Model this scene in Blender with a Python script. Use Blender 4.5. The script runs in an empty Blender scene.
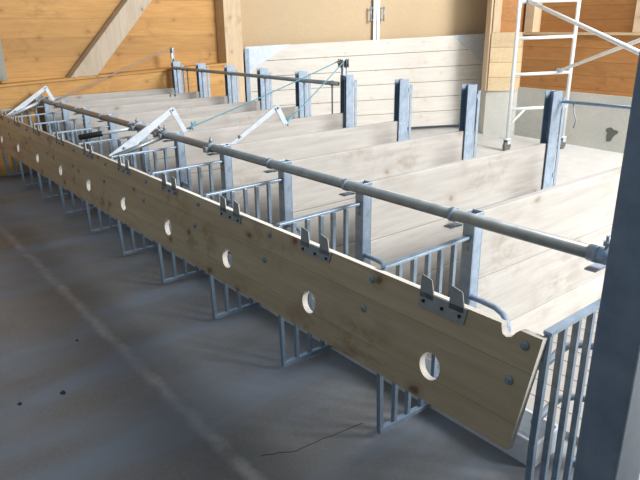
import bpy, bmesh, math, random
from mathutils import Vector, Matrix
random.seed(7)
scn = bpy.context.scene
C = scn.collection
V = Vector

# ------------------------------------------------------------------ camera
cam_d = bpy.data.cameras.new('camera'); cam = bpy.data.objects.new('camera', cam_d); C.objects.link(cam)
yaw, pit, rol, fpx = -0.89528, 0.33938, -0.011984, 606.64
fw = V((math.sin(yaw)*math.cos(pit), math.cos(yaw)*math.cos(pit), -math.sin(pit)))
rt = V((math.cos(yaw), -math.sin(yaw), 0)); up = rt.cross(fw)
r2 = rt*math.cos(rol) + up*math.sin(rol); u2 = up*math.cos(rol) - rt*math.sin(rol)
M = Matrix((r2, u2, -fw)).transposed().to_4x4(); M.translation = V((0.77848, -1.43337, 1.54704))
cam.matrix_world = M
cam_d.sensor_width = 36; cam_d.lens = fpx/640*36; cam_d.clip_start = 0.02
scn.camera = cam

# ------------------------------------------------------------------ light
w = bpy.data.worlds.new('world'); scn.world = w; w.use_nodes = True
w.node_tree.nodes['Background'].inputs[0].default_value = (0.60, 0.78, 1.0, 1)
w.node_tree.nodes['Background'].inputs[1].default_value = 0.38
def area(name, loc, target, sx, sy, power, col):
    l = bpy.data.lights.new(name, 'AREA'); l.shape = 'RECTANGLE'; l.size = sx; l.size_y = sy; l.energy = power; l.color = col
    o = bpy.data.objects.new(name, l); C.objects.link(o); o.location = loc
    o.rotation_euler = (V(target)-V(loc)).to_track_quat('-Z', 'Y').to_euler(); return o
area('daylight_from_open_side', (4.6, 4.2, 4.8), (-2.5, 1.4, 0.4), 2.6, 2.6, 1050, (1.0, 1.0, 1.0))
area('daylight_from_far_end', (-1.6, 5.0, 4.2), (-3.4, 4.8, 0.0), 2.5, 2.0, 130, (1.0, 1.0, 1.0))
vs = scn.view_settings
vs.view_transform = 'Standard'; vs.look = 'None'; vs.exposure = 0.12; vs.gamma = 1; vs.use_curve_mapping = False

# ------------------------------------------------------------------ materials
def new_mat(name):
    m = bpy.data.materials.new(name); m.use_nodes = True
    nt = m.node_tree; b = nt.nodes['Principled BSDF']; return m, nt, b
def N(nt, t, **k):
    n = nt.nodes.new(t)
    for a, v in k.items(): setattr(n, a, v)
    return n
def ramp(nt, fac, stops):
    r = N(nt, 'ShaderNodeValToRGB'); e = r.color_ramp.elements
    while len(e) < len(stops): e.new(0.5)
    for i, (p, c) in enumerate(stops): e[i].position = p; e[i].color = (*c, 1)
    nt.links.new(fac, r.inputs[0]); return r.outputs[0]
def coords(nt, scale=(1,1,1), rot=(0,0,0), loc=(0,0,0), src='Object'):
    t = N(nt, 'ShaderNodeTexCoord'); mp = N(nt, 'ShaderNodeMapping')
    mp.inputs['Scale'].default_value = scale; mp.inputs['Rotation'].default_value = rot; mp.inputs['Location'].default_value = loc
    nt.links.new(t.outputs[src], mp.inputs['Vector']); return mp.outputs[0]
def noise(nt, vec, scale, detail=4, rough=.55, dist=0):
    n = N(nt, 'ShaderNodeTexNoise'); n.inputs['Scale'].default_value = scale; n.inputs['Detail'].default_value = detail
    n.inputs['Roughness'].default_value = rough; n.inputs['Distortion'].default_value = dist
    nt.links.new(vec, n.inputs['Vector']); return n.outputs['Fac']
def mix(nt, fac, a, b, mode='MIX'):
    n = N(nt, 'ShaderNodeMix', data_type='RGBA', blend_type=mode)
    if isinstance(fac, float): n.inputs[0].default_value = fac
    else: nt.links.new(fac, n.inputs[0])
    for i, x in ((6, a), (7, b)):
        if isinstance(x, tuple): n.inputs[i].default_value = (*x, 1)
        else: nt.links.new(x, n.inputs[i])
    return n.outputs[2]
def bump(nt, b, h, s=.3, d=.002):
    n = N(nt, 'ShaderNodeBump'); n.inputs['Strength'].default_value = s; n.inputs['Distance'].default_value = d
    nt.links.new(h, n.inputs['Height']); nt.links.new(n.outputs[0], b.inputs['Normal'])
def wood(name, light, dark, knot, axis='X', plank=0.0, zoff=0.0, rough=.65, knots=.5, seam=(.12, .08, .05), sw=.03, blotch=None, knot_scale=2.6):
    """spruce: grain along an axis, round knots, optional horizontal plank joints"""
    m, nt, b = new_mat(name)
    sc = {'X': (1.2, 14, 14), 'Y': (14, 1.2, 14), 'Z': (14, 14, 1.2)}[axis]
    g = noise(nt, coords(nt, sc), 2.2, 6, .6, .6)
    col = ramp(nt, g, [(0.3, dark), (0.62, light)])
    big = noise(nt, coords(nt, tuple(x*.12 for x in sc)), 3, 3)
    col = mix(nt, ramp(nt, big, [(.42, (0,0,0)), (.7, (.55,.55,.55))]), col, blotch or dark)
    # knots
    tc = N(nt, 'ShaderNodeTexCoord'); sx = N(nt, 'ShaderNodeSeparateXYZ'); nt.links.new(tc.outputs['Object'], sx.inputs[0])
    oi = N(nt, 'ShaderNodeObjectInfo'); cx_ = N(nt, 'ShaderNodeCombineXYZ')
    def madd(inp, k, add):
        q = N(nt, 'ShaderNodeMath', operation='MULTIPLY_ADD'); nt.links.new(inp, q.inputs[0]); q.inputs[1].default_value = k
        if isinstance(add, float): q.inputs[2].default_value = add
        else: nt.links.new(add, q.inputs[2])
        return q.outputs[0]
    along = {'X': 0, 'Y': 1, 'Z': 2}[axis]; across = {'X': 2, 'Y': 2, 'Z': 1}[axis]
    nt.links.new(madd(sx.outputs[along], .75, madd(oi.outputs['Random'], 9.0, .37)), cx_.inputs[0])
    nt.links.new(madd(sx.outputs[across], 1.0, .11), cx_.inputs[1])
    wv = N(nt, 'ShaderNodeTexNoise'); wv.inputs['Scale'].default_value = 11; nt.links.new(cx_.outputs[0], wv.inputs['Vector'])
    wa = N(nt, 'ShaderNodeVectorMath', operation='MULTIPLY_ADD'); nt.links.new(wv.outputs['Color'], wa.inputs[0]); wa.inputs[1].default_value = (.05, .05, 0); nt.links.new(cx_.outputs[0], wa.inputs[2])
    v = N(nt, 'ShaderNodeTexVoronoi', voronoi_dimensions='2D'); v.inputs['Scale'].default_value = knot_scale
    nt.links.new(wa.outputs[0], v.inputs['Vector'])
    kf = ramp(nt, v.outputs['Distance'], [(0.0, (1,1,1)), (0.03, (.85,.85,.85)), (0.05, (.3,.3,.3)), (0.13, (0,0,0))])
    vb = N(nt, 'ShaderNodeTexVoronoi', voronoi_dimensions='2D'); vb.inputs['Scale'].default_value = knot_scale*.62; nt.links.new(wa.outputs[0], vb.inputs['Vector'])
    bf = ramp(nt, vb.outputs['Distance'], [(0.0, (.95,.95,.95)), (.42, (0,0,0))])
    bn = noise(nt, wa.outputs[0], 8, 5, .7)
    bm_ = N(nt, 'ShaderNodeMath', operation='MULTIPLY'); nt.links.new(bf, bm_.inputs[0]); nt.links.new(ramp(nt, bn, [(.47, (0,0,0)), (.62, (.75,.75,.75))]), bm_.inputs[1])
    col = mix(nt, madd(bm_.outputs[0], knots, 0.0), col, knot)
    sc2 = N(nt, 'ShaderNodeMath', operation='MULTIPLY'); nt.links.new(kf, sc2.inputs[0]); sc2.inputs[1].default_value = knots
    col = mix(nt, sc2.outputs[0], col, knot)
    h = g
    if plank:
        t = N(nt, 'ShaderNodeTexCoord'); s = N(nt, 'ShaderNodeSeparateXYZ'); nt.links.new(t.outputs['Object'], s.inputs[0])
        a = N(nt, 'ShaderNodeMath', operation='ADD'); nt.links.new(s.outputs[2], a.inputs[0]); a.inputs[1].default_value = zoff + 50*plank
        d = N(nt, 'ShaderNodeMath', operation='DIVIDE'); nt.links.new(a.outputs[0], d.inputs[0]); d.inputs[1].default_value = plank
        fr = N(nt, 'ShaderNodeMath', operation='FRACT'); nt.links.new(d.outputs[0], fr.inputs[0])
        fl = N(nt, 'ShaderNodeMath', operation='FLOOR'); nt.links.new(d.outputs[0], fl.inputs[0])
        wn = N(nt, 'ShaderNodeTexWhiteNoise', noise_dimensions='1D'); nt.links.new(fl.outputs[0], wn.inputs['W'])
        hs = N(nt, 'ShaderNodeHueSaturation'); nt.links.new(col, hs.inputs['Color'])
        mr = N(nt, 'ShaderNodeMapRange'); nt.links.new(wn.outputs['Value'], mr.inputs[0]); mr.inputs[3].default_value = .86; mr.inputs[4].default_value = 1.1
        nt.links.new(mr.outputs[0], hs.inputs['Value'])
        lo = N(nt, 'ShaderNodeMath', operation='LESS_THAN'); nt.links.new(fr.outputs[0], lo.inputs[0]); lo.inputs[1].default_value = sw
        col = mix(nt, lo.outputs[0], hs.outputs[0], seam)
    nt.links.new(col, b.inputs['Base Color']); b.inputs['Roughness'].default_value = rough
    bump(nt, b, h, .15, .001)
    return m
def metal(name, a, c, met=.55, rough=.42, scale=22):
    m, nt, b = new_mat(name)
    vec = coords(nt)
    n = noise(nt, vec, scale, 5, .65)
    n2 = noise(nt, vec, scale*.18, 3)
    col = mix(nt, ramp(nt, n2, [(.35,(0,0,0)),(.7,(.5,.5,.5))]), ramp(nt, n, [(.3, a), (.7, c)]), a)
    nt.links.new(col, b.inputs['Base Color'])
    b.inputs['Metallic'].default_value = met
    rr = N(nt, 'ShaderNodeMapRange'); nt.links.new(n, rr.inputs[0]); rr.inputs[3].default_value = rough-.1; rr.inputs[4].default_value = rough+.15
    nt.links.new(rr.outputs[0], b.inputs['Roughness'])
    bump(nt, b, n, .12, .001); return m
def plain(name, col, rough=.5, met=0.0):
    m, nt, b = new_mat(name)
    n = noise(nt, coords(nt), 30, 3)
    nt.links.new(ramp(nt, n, [(.3, tuple(x*.88 for x in col)), (.7, col)]), b.inputs['Base Color'])
    b.inputs['Roughness'].default_value = rough; b.inputs['Metallic'].default_value = met; return m

GALV = metal('galvanised steel', (.27,.36,.46), (.45,.55,.67))
GALV_L = metal('bright galvanised plate', (.55,.62,.68), (.74,.79,.84), met=.35, rough=.45)
GALV_D = metal('dark galvanised steel', (.22,.28,.34), (.36,.43,.50), met=.35, rough=.5, scale=9)
GALV_B = metal('shaded galvanised barrier tube', (.20,.28,.37), (.35,.44,.54))  # darker copy of the post steel: shade on the bars put into the colour
PIPE = metal('weathered pipe', (.27,.29,.285), (.42,.445,.44), met=.5, rough=.36, scale=12)
PLATE = metal('dull zinc plate', (.34,.35,.33), (.42,.43,.40), met=.15, rough=.5)
BOLT = metal('bolt steel', (.26,.31,.35), (.42,.48,.53), met=.35, rough=.4, scale=60)
ALU = metal('aluminium tube', (.72,.76,.76), (.86,.90,.89), met=.25, rough=.4)
BLACK = plain('black rubber', (.012,.013,.016), .55)
CASTER = plain('dark caster housing', (.13,.13,.12), .6)
CORD = plain('blue cord', (.12,.33,.42), .7)
WIRE = plain('grey cable', (.34,.34,.33), .5)
BOARD = wood('spruce feed front', (.66,.52,.32), (.54,.41,.245), (.22,.105,.045), 'X', plank=.17, zoff=.07, knots=1.0, sw=.012, seam=(.33,.24,.14), blotch=(.43,.30,.16), knot_scale=3.2)
DECK = wood('deck planks', (.42,.40,.37), (.34,.32,.29), (.25,.17,.12), 'X', knots=.4)
EDGE = wood('lit cut spruce edge', (.80,.76,.68), (.68,.63,.55), (.5,.4,.3), 'X', knots=.1)  # paler cut edges, with the light on the rims put into the colour
PALE = wood('pale spruce planks', (.575,.55,.51), (.455,.43,.39), (.27,.20,.14), 'Y', plank=.2935, zoff=.055, knots=.75, sw=-1)
GATEW = wood('gate spruce planks', (.74,.66,.54), (.66,.58,.47), (.5,.36,.22), 'X', plank=.195, zoff=.02, knots=.35, seam=(.33,.26,.19))
ORANGE = wood('orange glazed planks', (.62,.345,.11), (.50,.26,.075), (.24,.10,.03), 'Y', plank=.21, zoff=.02, knots=.6, sw=.018, seam=(.36,.17,.05))
ORANGE_X = wood('orange glazed back planks', (.50,.235,.07), (.40,.17,.05), (.24,.08,.02), 'X', plank=.17, zoff=.12, knots=.6, seam=(.22,.09,.02))
PINE = wood('pine timber', (.68,.53,.35), (.58,.43,.27), (.28,.15,.07), 'Z', knots=.6)
PINE_Y = wood('pine infill planks', (.70,.55,.34), (.62,.46,.26), (.35,.2,.1), 'X', plank=.205, zoff=.0, knots=.3, seam=(.25,.16,.08))
BRACE = wood('weathered brace timber', (.60,.50,.37), (.48,.39,.28), (.16,.10,.06), 'Z', knots=.7)
GREYW = wood('grey weathered post', (.38,.38,.30), (.30,.30,.24), (.15,.12,.08), 'Z')
BEIGE = wood('beige door board', (.60,.45,.27), (.56,.415,.24), (.5,.37,.22), 'X', knots=.1, rough=.6)
TROUGH = plain('pale trough resin', (.62,.66,.70), .5)

def concrete(name, a, c, stain=None, board=False):
    m, nt, b = new_mat(name)
    vec = coords(nt)
    n = noise(nt, vec, 1.3, 8, .6); n2 = noise(nt, vec, 60, 3)
    col = ramp(nt, n, [(.35, a), (.65, c)])
    col = mix(nt, .18, col, ramp(nt, n2, [(.3, (.02,.02,.02)), (.7, (.6,.6,.6))]), 'OVERLAY')
    nt.links.new(col, b.inputs['Base Color']); b.inputs['Roughness'].default_value = .7
    bump(nt, b, n2, .15, .002)
    return m, nt, b, col
def floor_mat():
    m, nt, b, col = concrete('concrete floor', (.125,.125,.118), (.175,.175,.17))
    t = N(nt, 'ShaderNodeTexCoord'); s = N(nt, 'ShaderNodeSeparateXYZ'); nt.links.new(t.outputs['Object'], s.inputs[0])
    def band(out, c, wdt, soft):
        a = N(nt, 'ShaderNodeMath', operation='SUBTRACT'); nt.links.new(out, a.inputs[0]); a.inputs[1].default_value = c
        ab = N(nt, 'ShaderNodeMath', operation='ABSOLUTE'); nt.links.new(a.outputs[0], ab.inputs[0])
        mr = N(nt, 'ShaderNodeMapRange'); nt.links.new(ab.outputs[0], mr.inputs[0])
        mr.inputs[1].default_value = wdt; mr.inputs[2].default_value = wdt+soft; mr.inputs[3].default_value = 1; mr.inputs[4].default_value = 0
        return mr.outputs[0]
    def mul(a, c):
        q = N(nt, 'ShaderNodeMath', operation='MULTIPLY')
        for i, x in enumerate((a, c)):
            if isinstance(x, float): q.inputs[i].default_value = x
            else: nt.links.new(x, q.inputs[i])
        return q.outputs[0]
    blot = noise(nt, coords(nt), 5, 5, .7)
    # pale lime bloom along the pour joint
    wob = noise(nt, coords(nt), 9, 4, .7)
    wm = N(nt, 'ShaderNodeMath', operation='MULTIPLY_ADD'); nt.links.new(wob, wm.inputs[0]); wm.inputs[1].default_value = .09; nt.links.new(s.outputs[1], wm.inputs[2])
    joint = mul(band(wm.outputs[0], -.465, .006, .035), ramp(nt, blot, [(.34, (.15,)*3), (.6, (1,)*3)]))
    col = mix(nt, joint, col, (.30,.295,.275))
    # bluish patches: cool daylight on the aisle floor put into the colour
    st = noise(nt, coords(nt, (1, .25, 1)), 1.9, 4)
    aisle = N(nt, 'ShaderNodeMapRange'); nt.links.new(s.outputs[1], aisle.inputs[0]); aisle.inputs[1].default_value = -.3; aisle.inputs[2].default_value = -.6
    col = mix(nt, mul(ramp(nt, st, [(.44, (0,0,0)), (.58, (1,)*3)]), .75), col, (.17,.20,.24))
    # paler concrete behind the pens
    mr = N(nt, 'ShaderNodeMapRange'); nt.links.new(s.outputs[1], mr.inputs[0]); mr.inputs[1].default_value = .4; mr.inputs[2].default_value = .7
    col = mix(nt, mr.outputs[0], col, mix(nt, ramp(nt, blot, [(.3, (0,)*3), (.7, (1,)*3)]), (.54,.53,.50), (.66,.65,.62)))
    nt.links.new(col, b.inputs['Base Color'])
    rr = ramp(nt, st, [(.35, (.42,)*3), (.6, (.62,)*3)]); nt.links.new(rr, b.inputs['Roughness'])
    return m
FLOOR = floor_mat()
CONC, _, _, _ = concrete('cast concrete plinth', (.50,.50,.45), (.62,.61,.56))
STAIN = plain('damp stain', (.13,.14,.12), .8)
CRACK = plain('floor crack', (.06,.055,.05), .9)
DIRT = plain('dark droppings', (.02,.018,.016), .8)

# ------------------------------------------------------------------ mesh helpers
class MB:
    def __init__(s): s.bm = bmesh.new()
    def box(s, a, b):
        a = V(a); b = V(b)
        return s.hexa([(a.x,a.y,a.z),(b.x,a.y,a.z),(b.x,b.y,a.z),(a.x,b.y,a.z),(a.x,a.y,b.z),(b.x,a.y,b.z),(b.x,b.y,b.z),(a.x,b.y,b.z)])
    def hexa(s, p):
        v = [s.bm.verts.new(q) for q in p]
        for f in ((3,2,1,0),(4,5,6,7),(0,1,5,4),(1,2,6,5),(2,3,7,6),(3,0,4,7)): s.bm.faces.new([v[i] for i in f])
        return s
    def prism(s, poly, d):
        """poly: 3-D outline, d: extrusion vector"""
        d = V(d); a = [s.bm.verts.new(V(p)) for p in poly]; b = [s.bm.verts.new(V(p)+d) for p in poly]
        n = len(poly); s.bm.faces.new(a[::-1]); s.bm.faces.new(b)
        for i in range(n): s.bm.faces.new((a[i], a[(i+1)%n], b[(i+1)%n], b[i]))
        return s
    def bar(s, p, q, w, h, upv=(0,0,1)):
        p = V(p); q = V(q); t = (q-p).normalized(); u = V(upv)
        if abs(t.dot(u)) > .98: u = V((0,1,0))
        x = t.cross(u).normalized()*w/2; y = x.cross(t).normalized()*h/2
        return s.hexa([p-x-y, p+x-y, q+x-y, q-x-y, p-x+y, p+x+y, q+x+y, q-x+y])
    def tube(s, pts, r, seg=12, caps=True):
        pts = [V(p) for p in pts]; rings = []; prev = None
        for i, p in enumerate(pts):
            t = ((pts[i+1]-p) if i == 0 else (p-pts[i-1]) if i == len(pts)-1 else (pts[i+1]-pts[i-1])).normalized()
            if prev is None:
                u = V((0,0,1)) if abs(t.z) < .9 else V((0,1,0)); x = t.cross(u).normalized()
            else: x = (prev - t*prev.dot(t)).normalized()
            prev = x; y = t.cross(x); rr = r[i] if isinstance(r, (list, tuple)) else r
            rings.append([s.bm.verts.new(p + (x*math.cos(a)+y*math.sin(a))*rr) for a in [2*math.pi*k/seg for k in range(seg)]])
        for a, b in zip(rings, rings[1:]):
            for k in range(seg): f = s.bm.faces.new((a[k], a[(k+1)%seg], b[(k+1)%seg], b[k])); f.smooth = True
        if caps: s.bm.faces.new(rings[0][::-1]); s.bm.faces.new(rings[-1])
        return s
    def build(s, name, m, parent=None, bevel=0, loc=None):
        bmesh.ops.recalc_face_normals(s.bm, faces=s.bm.faces)
        me = bpy.data.meshes.new(name); s.bm.to_mesh(me); s.bm.free(); me.materials.append(m)
        o = bpy.data.objects.new(name, me); C.objects.link(o)
        if parent: o.parent = parent
        if loc: o.location = loc
        if bevel:
            b = o.modifiers.new('bevel', 'BEVEL'); b.width = bevel; b.segments = 2; b.limit_method = 'ANGLE'
        return o
def tag(o, label=None, cat=None, group=None, kind=None):
    for k, v in (('label', label), ('category', cat), ('group', group), ('kind', kind)):
        if v: o[k] = v
    return o
def empty(name, loc, rz=0):
    o = bpy.data.objects.new(name, None); o.empty_display_size = .1; C.objects.link(o); o.location = loc; o.rotation_euler = (0,0,rz); return o
def copy_tree(o, parent=None):
    c = o.copy(); C.objects.link(c); c.parent = parent
    for ch in [x for x in o.children]: copy_tree(ch, c)
    return c
def struct(o): return tag(o, kind='structure')
def arc(c, r, a0, a1, n, ax=0, ay=1):
    out = []
    for i in range(n+1):
        a = a0+(a1-a0)*i/n; p = list(c); p[ax] += r*math.cos(a); p[ay] += r*math.sin(a); out.append(tuple(p))
    return out
ORD = ['nearest', 'second nearest', 'third nearest', 'fourth nearest', 'fifth nearest', 'sixth nearest', 'seventh nearest', 'eighth nearest', 'ninth nearest', 'tenth nearest', 'farthest']

# ------------------------------------------------------------------ structure
P = .65
struct(MB().box((-12,-8,-.1),(8,12,0)).build('floor', FLOOR))

XW = -6.65
# lower far wall (flush with posts), its sill, recessed upper wall
struct(MB().prism([(XW,-6,0),(XW,3.2,0),(XW,3.2,1.095),(XW,.1,.985),(XW,-6,.9)], (-.2,0,0)).build('wall_far_lower', ORANGE))
struct(MB().prism([(XW+.02,-6,.9),(XW+.02,.1,.985),(XW+.02,2.93,1.088),(XW+.02,2.93,1.063),(XW+.02,.1,.96),(XW+.02,-6,.875)], (-.24,0,0)).build('trim_1', ORANGE))
struct(MB().box((XW-.30,-6,.8),(XW-.2,3.3,4.2)).build('wall_far', ORANGE))
struct(MB().box((1.7,-5,0),(1.85,1.55,4.6)).build('wall_right_added', CONC))  # unseen wall, added to keep direct light off the front floor
# corner post at the end of the far wall
o = MB().box((XW-.22,2.93,0),(XW+.015,3.2,4.2)).build('trim_3', PINE, bevel=.006)
struct(o)
o = MB().box((XW-.2,.0,1.02),(XW-.02,.2,1.49)).build('timber_block', GREYW, bevel=.006)
tag(o, 'short grey-green timber block on the orange wall at the left edge', 'timber block')
# diagonal brace
b = MB(); b.prism([(XW-.17,.86,1.0125),(XW-.17,1.18,1.024),(XW-.17,2.83,2.8),(XW-.17,2.52,2.8)], (.165,0,0))
bo = b.build('diagonal_brace', BRACE, bevel=.006)
tag(bo, 'grey-brown diagonal timber brace rising across the orange plank wall', 'wooden beam')

# beige sliding door set at an angle beyond the post
A2 = V((-6.9,3.25,0)); B2 = V((-5.15,7.3,0)); dd = (B2-A2).normalized(); nn = V((-dd.y, dd.x, 0))
dr = struct(MB().prism([A2+V((0,0,.05)), B2+V((0,0,.05)), B2+V((0,0,4)), A2+V((0,0,4))], nn*.06).build('door_1', BEIGE))
c0 = A2 + dd*2.07 - nn*.03
b = MB()
for k in (-1, 1): b.prism([c0+dd*(k*.027-.022), c0+dd*(k*.027+.022), c0+dd*(k*.027+.022)-nn*.03, c0+dd*(k*.027-.022)-nn*.03], (0,0,3.9))
b.build('edge_rail', ALU, dr, .003)
b = MB()
for k in (-1, 1):
    for z in (1.62, 1.78): b.tube([c0-nn*.02+dd*k*.05+V((0,0,z)), c0-nn*.05+dd*k*.10+V((0,0,z))], .009, 8)
    b.tube([c0-nn*.05+dd*k*.10+V((0,0,1.60)), c0-nn*.05+dd*k*.10+V((0,0,1.80))], .012, 8)
b.build('door_handle', GALV, dr)

# pier at the corner: concrete foot, stacked planks, stud
pf = [(-4.74,6.12,0),(-4.40,6.40,0),(-4.5,7.2,0),(-5.10,7.0,0),(-5.02,6.36,0)]
struct(MB().prism(pf, (0,0,.63)).build('wall_pier_base', CONC))
pu = [(-4.70,6.09,.632),(-4.40,6.40,.632),(-4.5,7.2,.632),(-5.0,7.0,.632)]
struct(MB().prism(pu, (0,0,.80)).build('wall_pier', PINE_Y))
pv = [(-4.73,6.20,1.433),(-4.47,6.47,1.433),(-4.5,7.2,1.433),(-5.0,7.0,1.433)]
struct(MB().prism(pv, (0,0,2.6)).build('wall_pier_upper', ORANGE_X))
struct(MB().prism([(-4.94,6.26,.632),(-4.735,6.085,.632),(-4.705,6.15,.632),(-4.90,6.5,.632)], (0,0,3.4)).build('wall_pier_post', PINE, bevel=.005))
struct(MB().prism([(-4.70,6.10,1.433),(-4.63,6.17,1.433),(-4.70,6.28,1.433),(-4.76,6.20,1.433)], (0,0,2.4)).build('wall_pier_stud', PINE, bevel=.005))
# back wall
a = V((-4.45,6.405,0)); e = V((3.5,5.55,0)); d = (e-a).normalized(); n = V((-d.y,d.x,0))
def slab(name, z0, z1, off, th, m, s0=0.0, s1=None, par=None, bev=0):
    s1 = (e-a).length if s1 is None else s1
    o = MB().prism([a+d*s0+n*off+V((0,0,z0)), a+d*s1+n*off+V((0,0,z0)), a+d*s1+n*off+V((0,0,z1)), a+d*s0+n*off+V((0,0,z1))], n*th).build(name, m, par, bev)
    return o
struct(slab('wall_back_plinth', 0, .685, 0, .3, CONC))
struct(slab('wall_back_lower', .685, 1.40, .03, .25, ORANGE_X))
struct(slab('trim_2', 1.40, 1.428, -.01, .3, PINE_Y))
struct(slab('wall_back', 1.428, 4.2, .2, .1, ORANGE_X, -.4))
for i, s0 in enumerate((.02, 1.62, 3.2)):
    o = slab('timber_stud', 1.43, 4.0, .04, .155, PINE, s0, s0+.15, None, .004)
    tag(o, ['vertical timber stud just behind the left scaffold upright', 'timber stud on the back wall behind the steel column', 'timber stud at the far right of the back wall'][i], 'stud', None)
# damp patch on the plinth
b = MB(); cs = a + d*1.57 - n*.004; pts = []
for k in range(18):
    t = 2*math.pi*k/18; r = .075*(1+.22*math.sin(3*t+1)+.12*math.sin(5*t)); pts.append(cs + d*(r*math.cos(t)) + V((0,0,.235+r*.8*math.sin(t)-(.05 if 12<=k<=14 else 0))))
b.prism(pts, n*.003)
tag(b.build('damp_stain', STAIN), 'dark damp patch on the concrete plinth beside the steel column', 'stain')

# ------------------------------------------------------------------ steel column
b = MB().box((.172,-.10,0),(.279,.06,3.6))
col = b.build('steel_column', GALV_D, bevel=.006)
tag(col, 'large dark galvanised steel column standing in the right foreground', 'column')
MB().box((.15,-.14,0),(.32,.10,.012)).build('base_plate', GALV_D, col, .002)

# ------------------------------------------------------------------ front partitions
H = .730
def partition():
    r = empty('feed_barrier', (0,0,0))
    # square post with open top
    b = MB(); x0, x1, y0, y1 = -.031, .025, .48, .537; t = .005
    b.box((x0,y0,0),(x1,y0+t,.838)); b.box((x0,y1-t,0),(x1,y1,.838)); b.box((x0,y0+t,0),(x0+t,y1-t,.838)); b.box((x1-t,y0+t,0),(x1,y1-t,.838))
    b.build('post', GALV, r, .0015)
    MB().box((-.085,.44,0),(.045,.60,.008)).build('foot_plate', GALV, r)
    b = MB().bar((-.002,0,H),(-.002,.482,H+.006), .026, .012); b.build('top_rail', GALV, r, .002)
    b = MB().bar((0,-.004,.034),(0,.296,.034), .022, .022); b.build('bottom_rail', GALV_B, r, .002)
    MB().bar((0,.268,.15),(0,.482,.15), .018, .018).build('lower_rail', GALV_B, r, .002)
    MB().bar((0,.006,H-.004),(0,-.006,.36), .020, .020).build('front_bar', GALV_B, r, .002)
    MB().bar((0,-.006,.362),(0,.004,.03), .020, .020).build('front_bar', GALV_B, r, .002)
    for y in (.082, .160, .240): MB().bar((0,y,.036),(0,y,H-.004), .019, .019).build('bar', GALV_B, r, .002)
    for y in (.312, .392): MB().bar((0,y,.145),(0,y,H-.002), .019, .019).build('bar', GALV_B, r, .002)
    for z in (.72,.685): MB().tube([(-.008,.474,z),(-.008,.483,z)], .012, 10).build('bolt', BOLT, r)
    return r
part0 = partition()
def hoops(r, side):
    for z in (.475, .26):
        s = side; b = MB(); xs = .0 if s > 0 else -.045
        pts = [(xs,.495,z),(xs+.08,.495,z),(xs+.15,.487,z),(xs+.205,.46,z),(xs+.25,.42,z),(xs+.29,.37,z),(xs+.315,.32,z),(xs+.32,.25,z)] if s > 0 else \
              [(xs,.505,z),(xs-.04,.49,z),(xs-.08,.465,z),(xs-.105,.42,z),(xs-.105,.36,z),(xs-.095,.30,z),(xs-.085,.22,z)]
        b.tube(pts, .0125, 10); b.build('neck_hoop', GALV if side > 0 else GALV_D, r)
hoop_done = False
parts = []
for k in range(11):
    r = part0 if k == 0 else copy_tree(part0)
    r.location = (-P*k, 0, 0)
    parts.append(r)
where = {0: 'galvanised barred feed barrier beside the steel column, nearest of the row',
 1: 'galvanised barred feed barrier second from the steel column, beside the nearest tabbed bracket',
 2: 'galvanised barred feed barrier and post third from the steel column',
 3: 'galvanised barred feed barrier and post fourth from the steel column',
 4: 'galvanised barred feed barrier and post fifth from the steel column, where the rear lever starts',
 5: 'galvanised barred feed barrier with post right of the middle triangular lever',
 6: 'galvanised barred feed barrier with post behind the middle triangular lever',
 7: 'galvanised barred feed barrier with post just behind the black-gripped handle',
 8: 'galvanised barred feed barrier third from the far orange wall',
 9: 'galvanised barred feed barrier second from the far orange wall',
 10: 'galvanised barred feed barrier at the far end against the orange wall'}
for k, r in enumerate(parts):
    tag(r, where[k], 'barrier', 'barred feed barriers along the pens')
    hoops(r, 1 if k else -1)

# ------------------------------------------------------------------ plank dividers
for k in range(1, 11):
    x = -P*k - .019
    b = MB(); zs = [.032, .238, .526, .83]
    if k == 10: x0, x1 = x-.019, x+.019
    for z0, z1 in zip(zs, zs[1:]): b.box((-.019, .54, z0+.0015), (.019, 2.104, z1-.0015))
    o = b.build('plank_divider', PALE, bevel=.0025, loc=(x,0,0))
    # object origins differ, so grain differs too
    nm = {1:'first from the steel column', 2:'second from the steel column, ending before the scaffold', 3:'third from the steel column',
          4:'fourth from the steel column', 5:'ending at the post with two pulleys', 6:'just beyond the post with two pulleys',
          7:'in front of the second rear post beyond the double pulleys', 8:'third from the orange wall', 9:'second from the orange wall, with a small hook', 10:'last, next to the orange wall'}[k]
    tag(o, 'pale spruce plank pen divider, '+nm, 'divider', 'wooden pen dividers')
    

# ------------------------------------------------------------------ rear channel posts
def channel(tall=False):
    r = empty('channel_post', (0,0,0)); h = 1.148
    b = MB(); t = .006
    b.box((-.030,2.075,0),(-.024,2.175,h)); b.box((.024,2.075,0),(.030,2.175,h)); b.box((-.024,2.125,0),(.024,2.131,h))
    b.build('channel', GALV, r, .0015)
    MB().box((.030,2.185,.03),(.035,2.212,h-.045)).build('guide_strip', GALV, r)
    for z in (.12,.6,1.05): MB().box((.024,2.17,z),(.034,2.19,z+.03)).build('strap', GALV, r)
    MB().box((-.07,2.04,0),(.07,2.25,.008)).build('foot_plate', GALV, r)
    return r
ch0 = channel()
cl = {1:'hidden behind the steel column', 2:'nearest, in front of the scaffold', 3:'second nearest, in front of the white gate hinge end', 4:'third nearest, in front of the middle of the white gate',
      5:'with two black pulleys on top', 6:'first beyond the double-pulley post', 7:'second beyond the double-pulley post', 8:'third beyond the double-pulley post, before the pine post',
      9:'next to last at the orange wall', 10:'last, carrying a single pulley at the orange wall'}
chs = {}
for k in range(2, 11):
    r = ch0 if k == 2 else copy_tree(ch0)
    r.location = (-P*k-.016, 0, {2:-.012, 5:.02, 6:.03, 7:.02}.get(k, 0)); chs[k] = r
    tag(r, 'galvanised rear channel post, '+cl[k], 'post', 'rear channel posts of the pens')
    if k in (2, 5, 6, 7): r.location.z = 0
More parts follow.
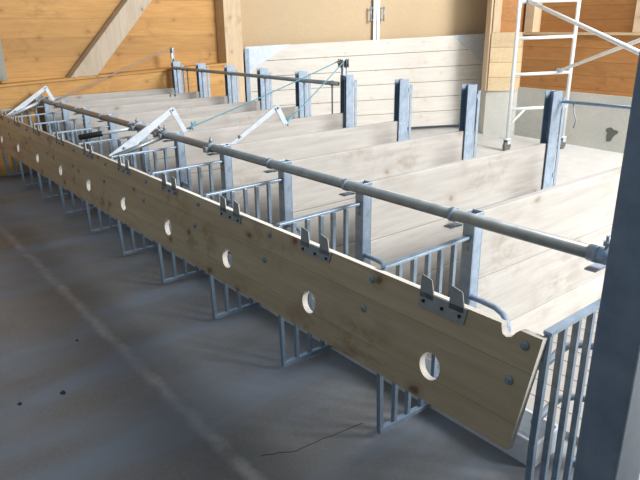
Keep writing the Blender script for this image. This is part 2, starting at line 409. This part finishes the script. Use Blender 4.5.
def pulley(r, xs, z):
    b = MB(); b.box((-.026,2.10,z-.14),(.026,2.106,z+.02)); b.box((-.016,2.07,z-.10),(.016,2.11,z+.03)); b.build('pulley_bracket', GALV_L, r, .002)
    ad = V((.62,.78,0)); c0 = V((0,2.085,z))
    for x in xs:
        c1 = c0 + ad*x
        b = MB(); b.tube([c1-ad*.012, c1-ad*.007, c1, c1+ad*.007, c1+ad*.012], [.037,.037,.028,.037,.037], 20)
        w_ = b.build('pulley_wheel', CASTER, r)
        MB().tube([c1-ad*.018, c1+ad*.018], .007, 8).build('pulley_axle', ALU, w_)
pulley(chs[5], (-.033, .033), 1.245)
pulley(chs[10], (0.0,), 1.28)
# twin stub beside the double pulley post
b = MB(); b.box((.045,2.075,0),(.051,2.15,1.148)); b.box((.036,2.11,0),(.045,2.116,1.148)); b.build('side_channel', GALV, chs[5])

# ------------------------------------------------------------------ feed front board
zt, zb, yt, yb = .724, .350, -.030, -.072
L0, L1 = -6.62, .004
LEN = (V((0,yt,zt))-V((0,yb,zb))).length
cu = bpy.data.curves.new('outline', 'CURVE'); cu.dimensions = '2D'; cu.fill_mode = 'BOTH'; cu.extrude = .0135
def spline(pts):
    s = cu.splines.new('POLY'); s.points.add(len(pts)-1)
    for i, (x, y) in enumerate(pts): s.points[i].co = (x, y, 0, 1)
    s.use_cyclic_u = True
out = [(L0,0),(L0,-LEN),(L1-.045,-LEN),(L1,0),(-.068,0)]
out += [(-.080,-.012),(-.092,-.030),(-.108,-.036),(-.122,-.030),(-.128,-.012),(-.130,0)]
spline(out)
for k in range(1, 11):
    cx = -(k-.5)*P - .042; spline([(cx+.043*math.cos(t), -.246+.048*math.sin(t)) for t in [2*math.pi*j/36 for j in range(36)]])
co = bpy.data.objects.new('outline', cu); C.objects.link(co)
dg = bpy.context.evaluated_depsgraph_get(); me = bpy.data.meshes.new_from_object(co.evaluated_get(dg))
bpy.data.objects.remove(co); bpy.data.curves.remove(cu)
# stand the outline up: local y -> up along the slightly leaning board
upv = (V((0,yt,zt))-V((0,yb,zb))).normalized(); nv = V((1,0,0)).cross(upv)
T = Matrix((V((1,0,0)), upv, nv)).transposed().to_4x4(); T.translation = V((0, yt, zt)) - nv*.0135
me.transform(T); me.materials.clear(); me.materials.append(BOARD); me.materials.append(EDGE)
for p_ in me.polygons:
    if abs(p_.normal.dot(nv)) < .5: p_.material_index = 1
board = bpy.data.objects.new('feed_front_board', me); C.objects.link(board)
tag(board, 'long yellowish spruce board with round holes hung across the front of the pens', 'board')
def onb(x, dist, off=0.0): return V((x, yt, zt)) - upv*dist + nv*off      # off>0 towards the aisle
for k in range(0, 11):
    for (dx, dist) in ((-.02 if k else -.045, .037), (-.05 if k else -.075, .160)):
        x = -k*P + dx
        b = MB(); b.tube([onb(x,dist,.0005), onb(x,dist,.0035), onb(x,dist,.0065)], [.014,.014,.008], 14)
        b.tube([onb(x,dist,.006), onb(x,dist,.010)], .006, 6)
        b.build('bolt_head', BOLT, board)
for k in range(1, 11):
    cx = -(k-.5)*P - .020
    t = .004
    r = MB(); xl = cx-.098; ph = .056 if k == 1 else .046
    r.prism([onb(xl,.002,.001), onb(cx+.095,.002,.001), onb(cx+.088,ph,.001), onb(xl,ph,.001)], nv*t)
    for (tx0, tx1) in ((xl, xl+.058), (cx+.024, cx+.082)):
        r.prism([onb(tx0,.02,.001), onb(tx1,.02,.001), onb(tx1,.0,.001), onb(tx1-.014,-.046,.001), onb(tx0,-.055,.001)], nv*t)
    h = r.build('hanger_bracket', PLATE, board)
    for bx in (xl+.02, cx, cx+.07):
        MB().tube([onb(bx,.032,.005), onb(bx,.032,.009)], .006, 8).build('screw', BLACK, h)

# ------------------------------------------------------------------ trough
b = MB(); X0, X1 = -6.5, -.17
pr = [(.305,.0),(.475,.0),(.475,.11),(.46,.11),(.453,.04),(.44,.025),(.345,.025),(.33,.04),(.32,.11),(.305,.11)]
b.prism([(X0,y,z) for y, z in pr], (X1-X0,0,0))
tr = b.build('feed_trough', TROUGH, bevel=.003)
MB().box((X1-.001,.31,.002),(X1+.012,.47,.105)).build('end_cap', TROUGH, tr, .003)
tag(tr, 'low pale trough lying on the floor behind the front board', 'trough')
# bedding floor of planks inside the pens
b = MB()
y = .57
while y < 2.0: b.box((-6.45,y,0),(-.02,y+.118,.028)); y += .122
tag(b.build('plank_deck', DECK, bevel=.002), 'low pale plank deck on the floor inside the pens', 'deck')

# ------------------------------------------------------------------ control pipe with levers
PY, PZ, PR = .449, .812, .0245
shaft = empty('control_pipe', (-3.2, PY, PZ))
tag(shaft, 'long brownish steel pipe running over the front posts with levers and a handle', 'pipe')
def sp(mb, name, m, par=shaft, bev=0):
    o = mb.build(name, m, None, bev); o.parent = par
    if par is shaft: o.matrix_parent_inverse = Matrix.Translation(-V((-3.2,PY,PZ)))
    return o
def pz(x): return PZ + .014*(x+6.42)/6.35
sp(MB().tube([(-6.42,PY,PZ),(-.075,PY,pz(-.075))], PR, 20), 'pipe', PIPE)
def ring(mb, x, w, r0): mb.tube([(x-w,PY,pz(x)),(x+w,PY,pz(x))], r0, 18)
for k in range(0, 11):
    x = -P*k - (.058 if k else .11)
    b = MB(); ring(b, x, .010, PR+.005)
    b.box((x-.016, PY-.038, PZ-.036), (x+.022, PY+.033, PZ-.030))
    if k == 0: ring(b, x+.02, .045, PR+.004)
    if k in (1, 2, 3): pass
    c = sp(b, 'clamp', GALV)
    if k == 0:
        b = MB().tube([(x+.03,PY,PZ+.03),(x+.03,PY,PZ+.085)], .007, 8); b.tube([(x+.03,PY,PZ+.052),(x+.03,PY,PZ+.066)], .014, 6); sp(b, 'bolt', BOLT, c)
def swivel(x):
    b = MB(); ring(b, x, .018, PR+.008); b.tube([(x,PY+.0,PZ+.02),(x,PY-.0,PZ+.075)], .007, 8); b.tube([(x,PY,PZ+.045),(x,PY,PZ+.058)], .014, 6)
    b.box((x-.02,PY-.05,PZ-.02),(x+.02,PY-.02,PZ+.015)); return b
def lever(x, nose, apex, tip, rooty, wide=.05, tube=True):
    lv = sp(swivel(x), 'lever', BOLT)
    if tube:
        b = MB(); b.tube([(x,PY,PZ-.002),(x,nose[0]+.02,nose[1]+.01)], .017, 12); sp(b, 'arm_tube', PIPE if x > -5 else GALV_L, lv)
    b = MB(); n0 = V((x-.022,nose[0],nose[1])); n1 = V((x-.022,apex[0],apex[1])); t = (n1-n0).normalized(); s_ = V((0,-t.z,t.y))
    b.prism([n0+s_*wide*.5, n0-s_*wide*1.1, n1-s_*.018+t*.0, n1+s_*.018+t*.012], (.006,0,0)); sp(b, 'flat_bar', GALV_L, lv)
    b = MB(); m0 = V((x-.014,apex[0],apex[1])); m1 = V((x-.014,tip[0],tip[1])); t = (m1-m0).normalized(); s_ = V((0,-t.z,t.y))
    b.prism([m0-t*.012+s_*.018, m0-t*.012-s_*.018, m1-s_*.018, m1+s_*.018], (.006,0,0)); sp(b, 'end_bar', GALV_L, lv)
    b = MB(); b.tube([(x-.03,apex[0],apex[1]),(x+.002,apex[0],apex[1])], .008, 8); sp(b, 'bolt', BOLT, lv)
    b = MB(); b.tube([(x-.03,nose[0]+.10,nose[1]+.06),(x-.002,nose[0]+.10,nose[1]+.06)], .008, 8); sp(b, 'bolt', BOLT, lv)
    return lv
lever(-6.38, (.055,.664), (.503,.945), (.57,.79), 0, .035)
lever(-3.345, (.04,.70), (.529,.986), (.615,.815), 0, .05)
lever(-2.675, (.575,.80), (.985,1.022), (1.05,.90), 0, .016, tube=False)
b = MB(); b.bar((-2.69,PY,PZ+.0),(-2.69,.60,.812), .006, .036); sp(b, 'link_bar', GALV_L)
sp(swivel(-3.43), 'stop_collar', BOLT)
# handle with black grip
lv = sp(swivel(-3.84), 'handle', BOLT)
h0 = V((-3.84,PY,PZ)); h1 = V((-4.06,.06,.752)); hm = h0.lerp(h1, .60)
sp(MB().tube([h0, h1.lerp(h0,.02)], .014, 12), 'handle_rod', GALV_L, lv)
sp(MB().tube([hm, hm.lerp(h1,.04), h1.lerp(hm,.03), h1], [.018,.021,.021,.016], 14), 'grip', BLACK, lv)

# ------------------------------------------------------------------ rear pipe, drop rods
rp = empty('rear_pipe', (-4.8, 2.2, 1.075)); 
b = MB().tube([(-6.48,2.055,1.075),(-3.30,2.055,1.075)], .0185, 16); o = b.build('pipe', PIPE, rp); o.matrix_parent_inverse = Matrix.Translation(-V((-4.8,2.2,1.075)))
for x in (-6.36,-6.19,-6.08,-5.72,-5.07,-4.42,-3.78,-3.38):
    b = MB(); b.tube([(x,2.055,1.06),(x,2.055,.03)], .007, 8); b.tube([(x-.01,2.055,1.075),(x+.01,2.055,1.075)], .024, 12)
    o = b.build('drop_rod', GALV_D, rp); o.matrix_parent_inverse = Matrix.Translation(-V((-4.8,2.2,1.075)))
tag(rp, 'thin brownish pipe with drop rods along the rear channel posts at the far pens', 'pipe')
rr = MB().tube([(-1.275,2.16,1.085),(-.62,2.16,1.085)], .010, 10).build('rear_rail', GALV)
MB().tube([(-1.20,2.16,1.08),(-1.19,2.165,1.02),(-1.17,2.165,.98),(-1.18,2.16,.93)], .004, 6).build('loop_wire', GALV_D, rr)
tag(rr, 'thin grey rail from the nearest rear channel post toward the steel column', 'rail')
# post 1 behind the column carries the other end of the rail
r = copy_tree(ch0); r.location = (-P-.016, 0, 0); tag(r, 'galvanised rear channel post at the right end of the thin grey rail', 'post', 'rear channel posts of the pens')

# ------------------------------------------------------------------ cords
def cord(name, p, q, sag, m, r, lab, knot=True):
    p = V(p); q = V(q); n_ = 14; pts = []
    for i in range(n_+1):
        t = i/n_; v = p.lerp(q, t); v.z -= sag*4*t*(1-t); pts.append(v)
    b = MB().tube(pts, r, 6); o = b.build(name, m)
    if knot:
        b = MB(); k0 = p.lerp(q, .03)
        b.tube([k0+V((0,-.02,-.02)),k0,k0+V((0,.035,.03))], .008, 6); b.tube([k0+V((-.02,.01,.03)),k0+V((.01,0,-.025))], .005, 6); b.build('knot', CORD, o)
    tag(o, lab, 'cord')
cord('pull_cord', (-3.353,.625,.84), (-3.302,2.06,1.262), .012, CORD, .0045, 'blue cord from the middle triangular lever up to the double pulleys')
cord('pull_cord', (-2.683,1.04,.905), (-3.23,2.06,1.262), .006, CORD, .0045, 'blue cord from the rear lever tip up to the double pulleys')
cord('pull_cord', (-6.388,.57,.80), (-6.515,2.05,1.30), .0, WIRE, .006, 'grey cable from the far lever up to the single pulley', knot=False)
b = MB().tube([(-5.846,1.70,.80),(-5.84,1.70,.828),(-5.838,1.73,.838),(-5.838,1.76,.828),(-5.838,1.76,.80)], .006, 8)
tag(b.build('metal_hook', BOLT), 'small dark bent hook on top of a far plank divider', 'hook')

# ------------------------------------------------------------------ white gate (open, oblique)
G0 = V((-6.72,3.27,0)); G1 = V((-5.25,6.70,0)); gl = (G1-G0).length; ga = math.atan2(G1.y-G0.y, G1.x-G0.x)
gate = empty('plank_gate', G0, ga)
def gz(u): return 1.285 + (1.408-1.285)*u/gl
tag(gate, 'wide whitish plank gate standing behind the rear posts in front of the beige door', 'gate')
b = MB(); fr = [.035,.20,.36,.525,.68,.845,1.0]
for f0, f1 in zip(fr, fr[1:]):
    g = .003; u0, u1 = .06, gl-.05
    b.hexa([(u0,-.02,gz(u0)*f0+g),(u1,-.02,gz(u1)*f0+g),(u1,.02,gz(u1)*f0+g),(u0,.02,gz(u0)*f0+g),(u0,-.02,gz(u0)*f1-g),(u1,-.02,gz(u1)*f1-g),(u1,.02,gz(u1)*f1-g),(u0,.02,gz(u0)*f1-g)])
PLAIN_PALE = wood('gate spruce', (.76,.72,.65), (.66,.62,.55), (.5,.36,.22), 'X', knots=.35)
b.build('plank_panel', PLAIN_PALE, gate, .003)
MB().box((0,-.035,.03),(.06,.035,1.26)).build('end_upright', GALV, gate, .003)
MB().box((gl-.05,-.03,.02),(gl,.03,1.40)).build('end_upright', GALV_L, gate, .003)
for (poly, nm) in (([(.02,1.285),(.02,.70),(.10,.90),(.10,.98),(.66,1.285+.025)], 'a'), ([(gl-.005,1.41),(gl-.005,.97),(gl-.09,1.03),(gl-.56,1.39)], 'b')):
    MB().prism([(u,-.024,z) for u, z in poly], (0,-.005,0)).build('gusset_plate', GALV_L, gate)
for z in (.32, 1.32):
    MB().tube([(gl+.012,0,z-.04),(gl+.012,0,z+.04)], .022, 10).build('hinge', GALV, gate)
b = MB(); b.tube([(-.10,-.0,1.20),(.03,0,1.20)], .010, 8); b.build('latch', GALV, gate)

# ------------------------------------------------------------------ scaffold
A = V((-3.755,5.29,0)); Bp = V((-3.37,5.94,0)); sd = V((.8407,-.5415,0))
sc_ = empty('mobile_scaffold', A)
tag(sc_, 'white tubular mobile scaffold tower on wheels by the back wall', 'scaffold')
ax = (Bp-A)
def loc_(v): return V(v)-A
for off in (0, 2.62):
    o0 = sd*off; tz = V((0,0,1))
    for q in (A, Bp):
        MB().tube([loc_(q+o0+tz*.16), loc_(q+o0+tz*2.5)], .024, 14).build('upright', ALU, sc_)
        b = MB(); c0 = loc_(q+o0)
        b.tube([c0+tz*.10, c0+tz*.25], .015, 10); b.tube([c0+tz*.145, c0+tz*.165], .05, 10)
        b.box(c0+V((-.035,-.03,.09)), c0+V((-.025,.03,.15))); b.box(c0+V((.025,-.03,.09)), c0+V((.035,.03,.15)))
        b.tube([c0+V((-.03,0,.15)),c0+V((-.09,-.03,.17))], .01, 8)
        cst = b.build('caster', GALV_L, sc_)
        b = MB(); b.tube([c0+V((-.022,0,.062)),c0+V((-.016,0,.062)),c0+V((.016,0,.062)),c0+V((.022,0,.062))], [.06,.068,.068,.06], 20); b.build('wheel', CASTER, cst)
    for z in (.53,.95,1.375,1.79,2.2):
        MB().tube([loc_(A+o0+tz*z), loc_(Bp+o0+tz*(z+.015))], .020, 12).build('rung', ALU, sc_)
    MB().tube([loc_(A+o0+tz*.32), loc_(A+ax*.26+o0+tz*.52)], .014, 10).build('corner_strut', ALU, sc_)
s0 = A+ax*.14+V((0,0,1.80)); s1 = s0 + sd*2.6 + V((0,0,-.557)); MB().tube([s0-A, s1-A], .022, 12).build('diagonal_brace', ALU, sc_)
s0 = A+ax*.80+V((0,0,.985)); s1 = s0 + sd*2.6 + V((0,0,.655)); MB().tube([s0-A, s1-A], .020, 12).build('diagonal_brace', ALU, sc_)
b = MB()
for q in (A+ax*.14+V((0,0,1.80)), A+ax*.80+V((0,0,.985))): b.tube([q-A-ax.normalized()*.03, q-A+ax.normalized()*.03], .030, 12)
b.build('brace_hook', GALV, sc_)

# ------------------------------------------------------------------ floor details
def strip(pts, wd, m, name, lab, cat):
    b = MB(); rnd = random.Random(3); fine = []
    for p, q in zip(pts, pts[1:]):
        for i in range(6): fine.append(V((*p,0)).lerp(V((*q,0)), i/6) + V((rnd.uniform(-.004,.004), rnd.uniform(-.004,.004), 0)))
    for p, q in zip(fine, fine[1:]): b.bar(p+V((0,0,.0006)), q+V((0,0,.0006)), wd, .001)
    tag(b.build(name, m), lab, cat)
strip([(-.86,-.42),(-.80,-.30),(-.79,-.18),(-.755,.05)], .0035, CRACK, 'floor_crack', 'fine dark crack in the concrete floor in the lower middle', 'crack')
for i, (x, y, s) in enumerate(((-1.787,-.872,.011),(-1.821,-1.045,.008),(-2.24,-.66,.006))):
    b = MB(); pts = [(x+s*1.5*math.cos(t)*(1+.2*math.sin(3*t)), y+s*math.sin(t), 0) for t in [2*math.pi*j/12 for j in range(12)]]
    b.prism(pts, (0,0,.003))
    tag(b.build('dirt_speck', DIRT), ['largest dark speck on the aisle floor', 'small dark speck nearest the left edge on the aisle floor', 'tiny dark speck farthest up the aisle floor'][i], 'dirt')
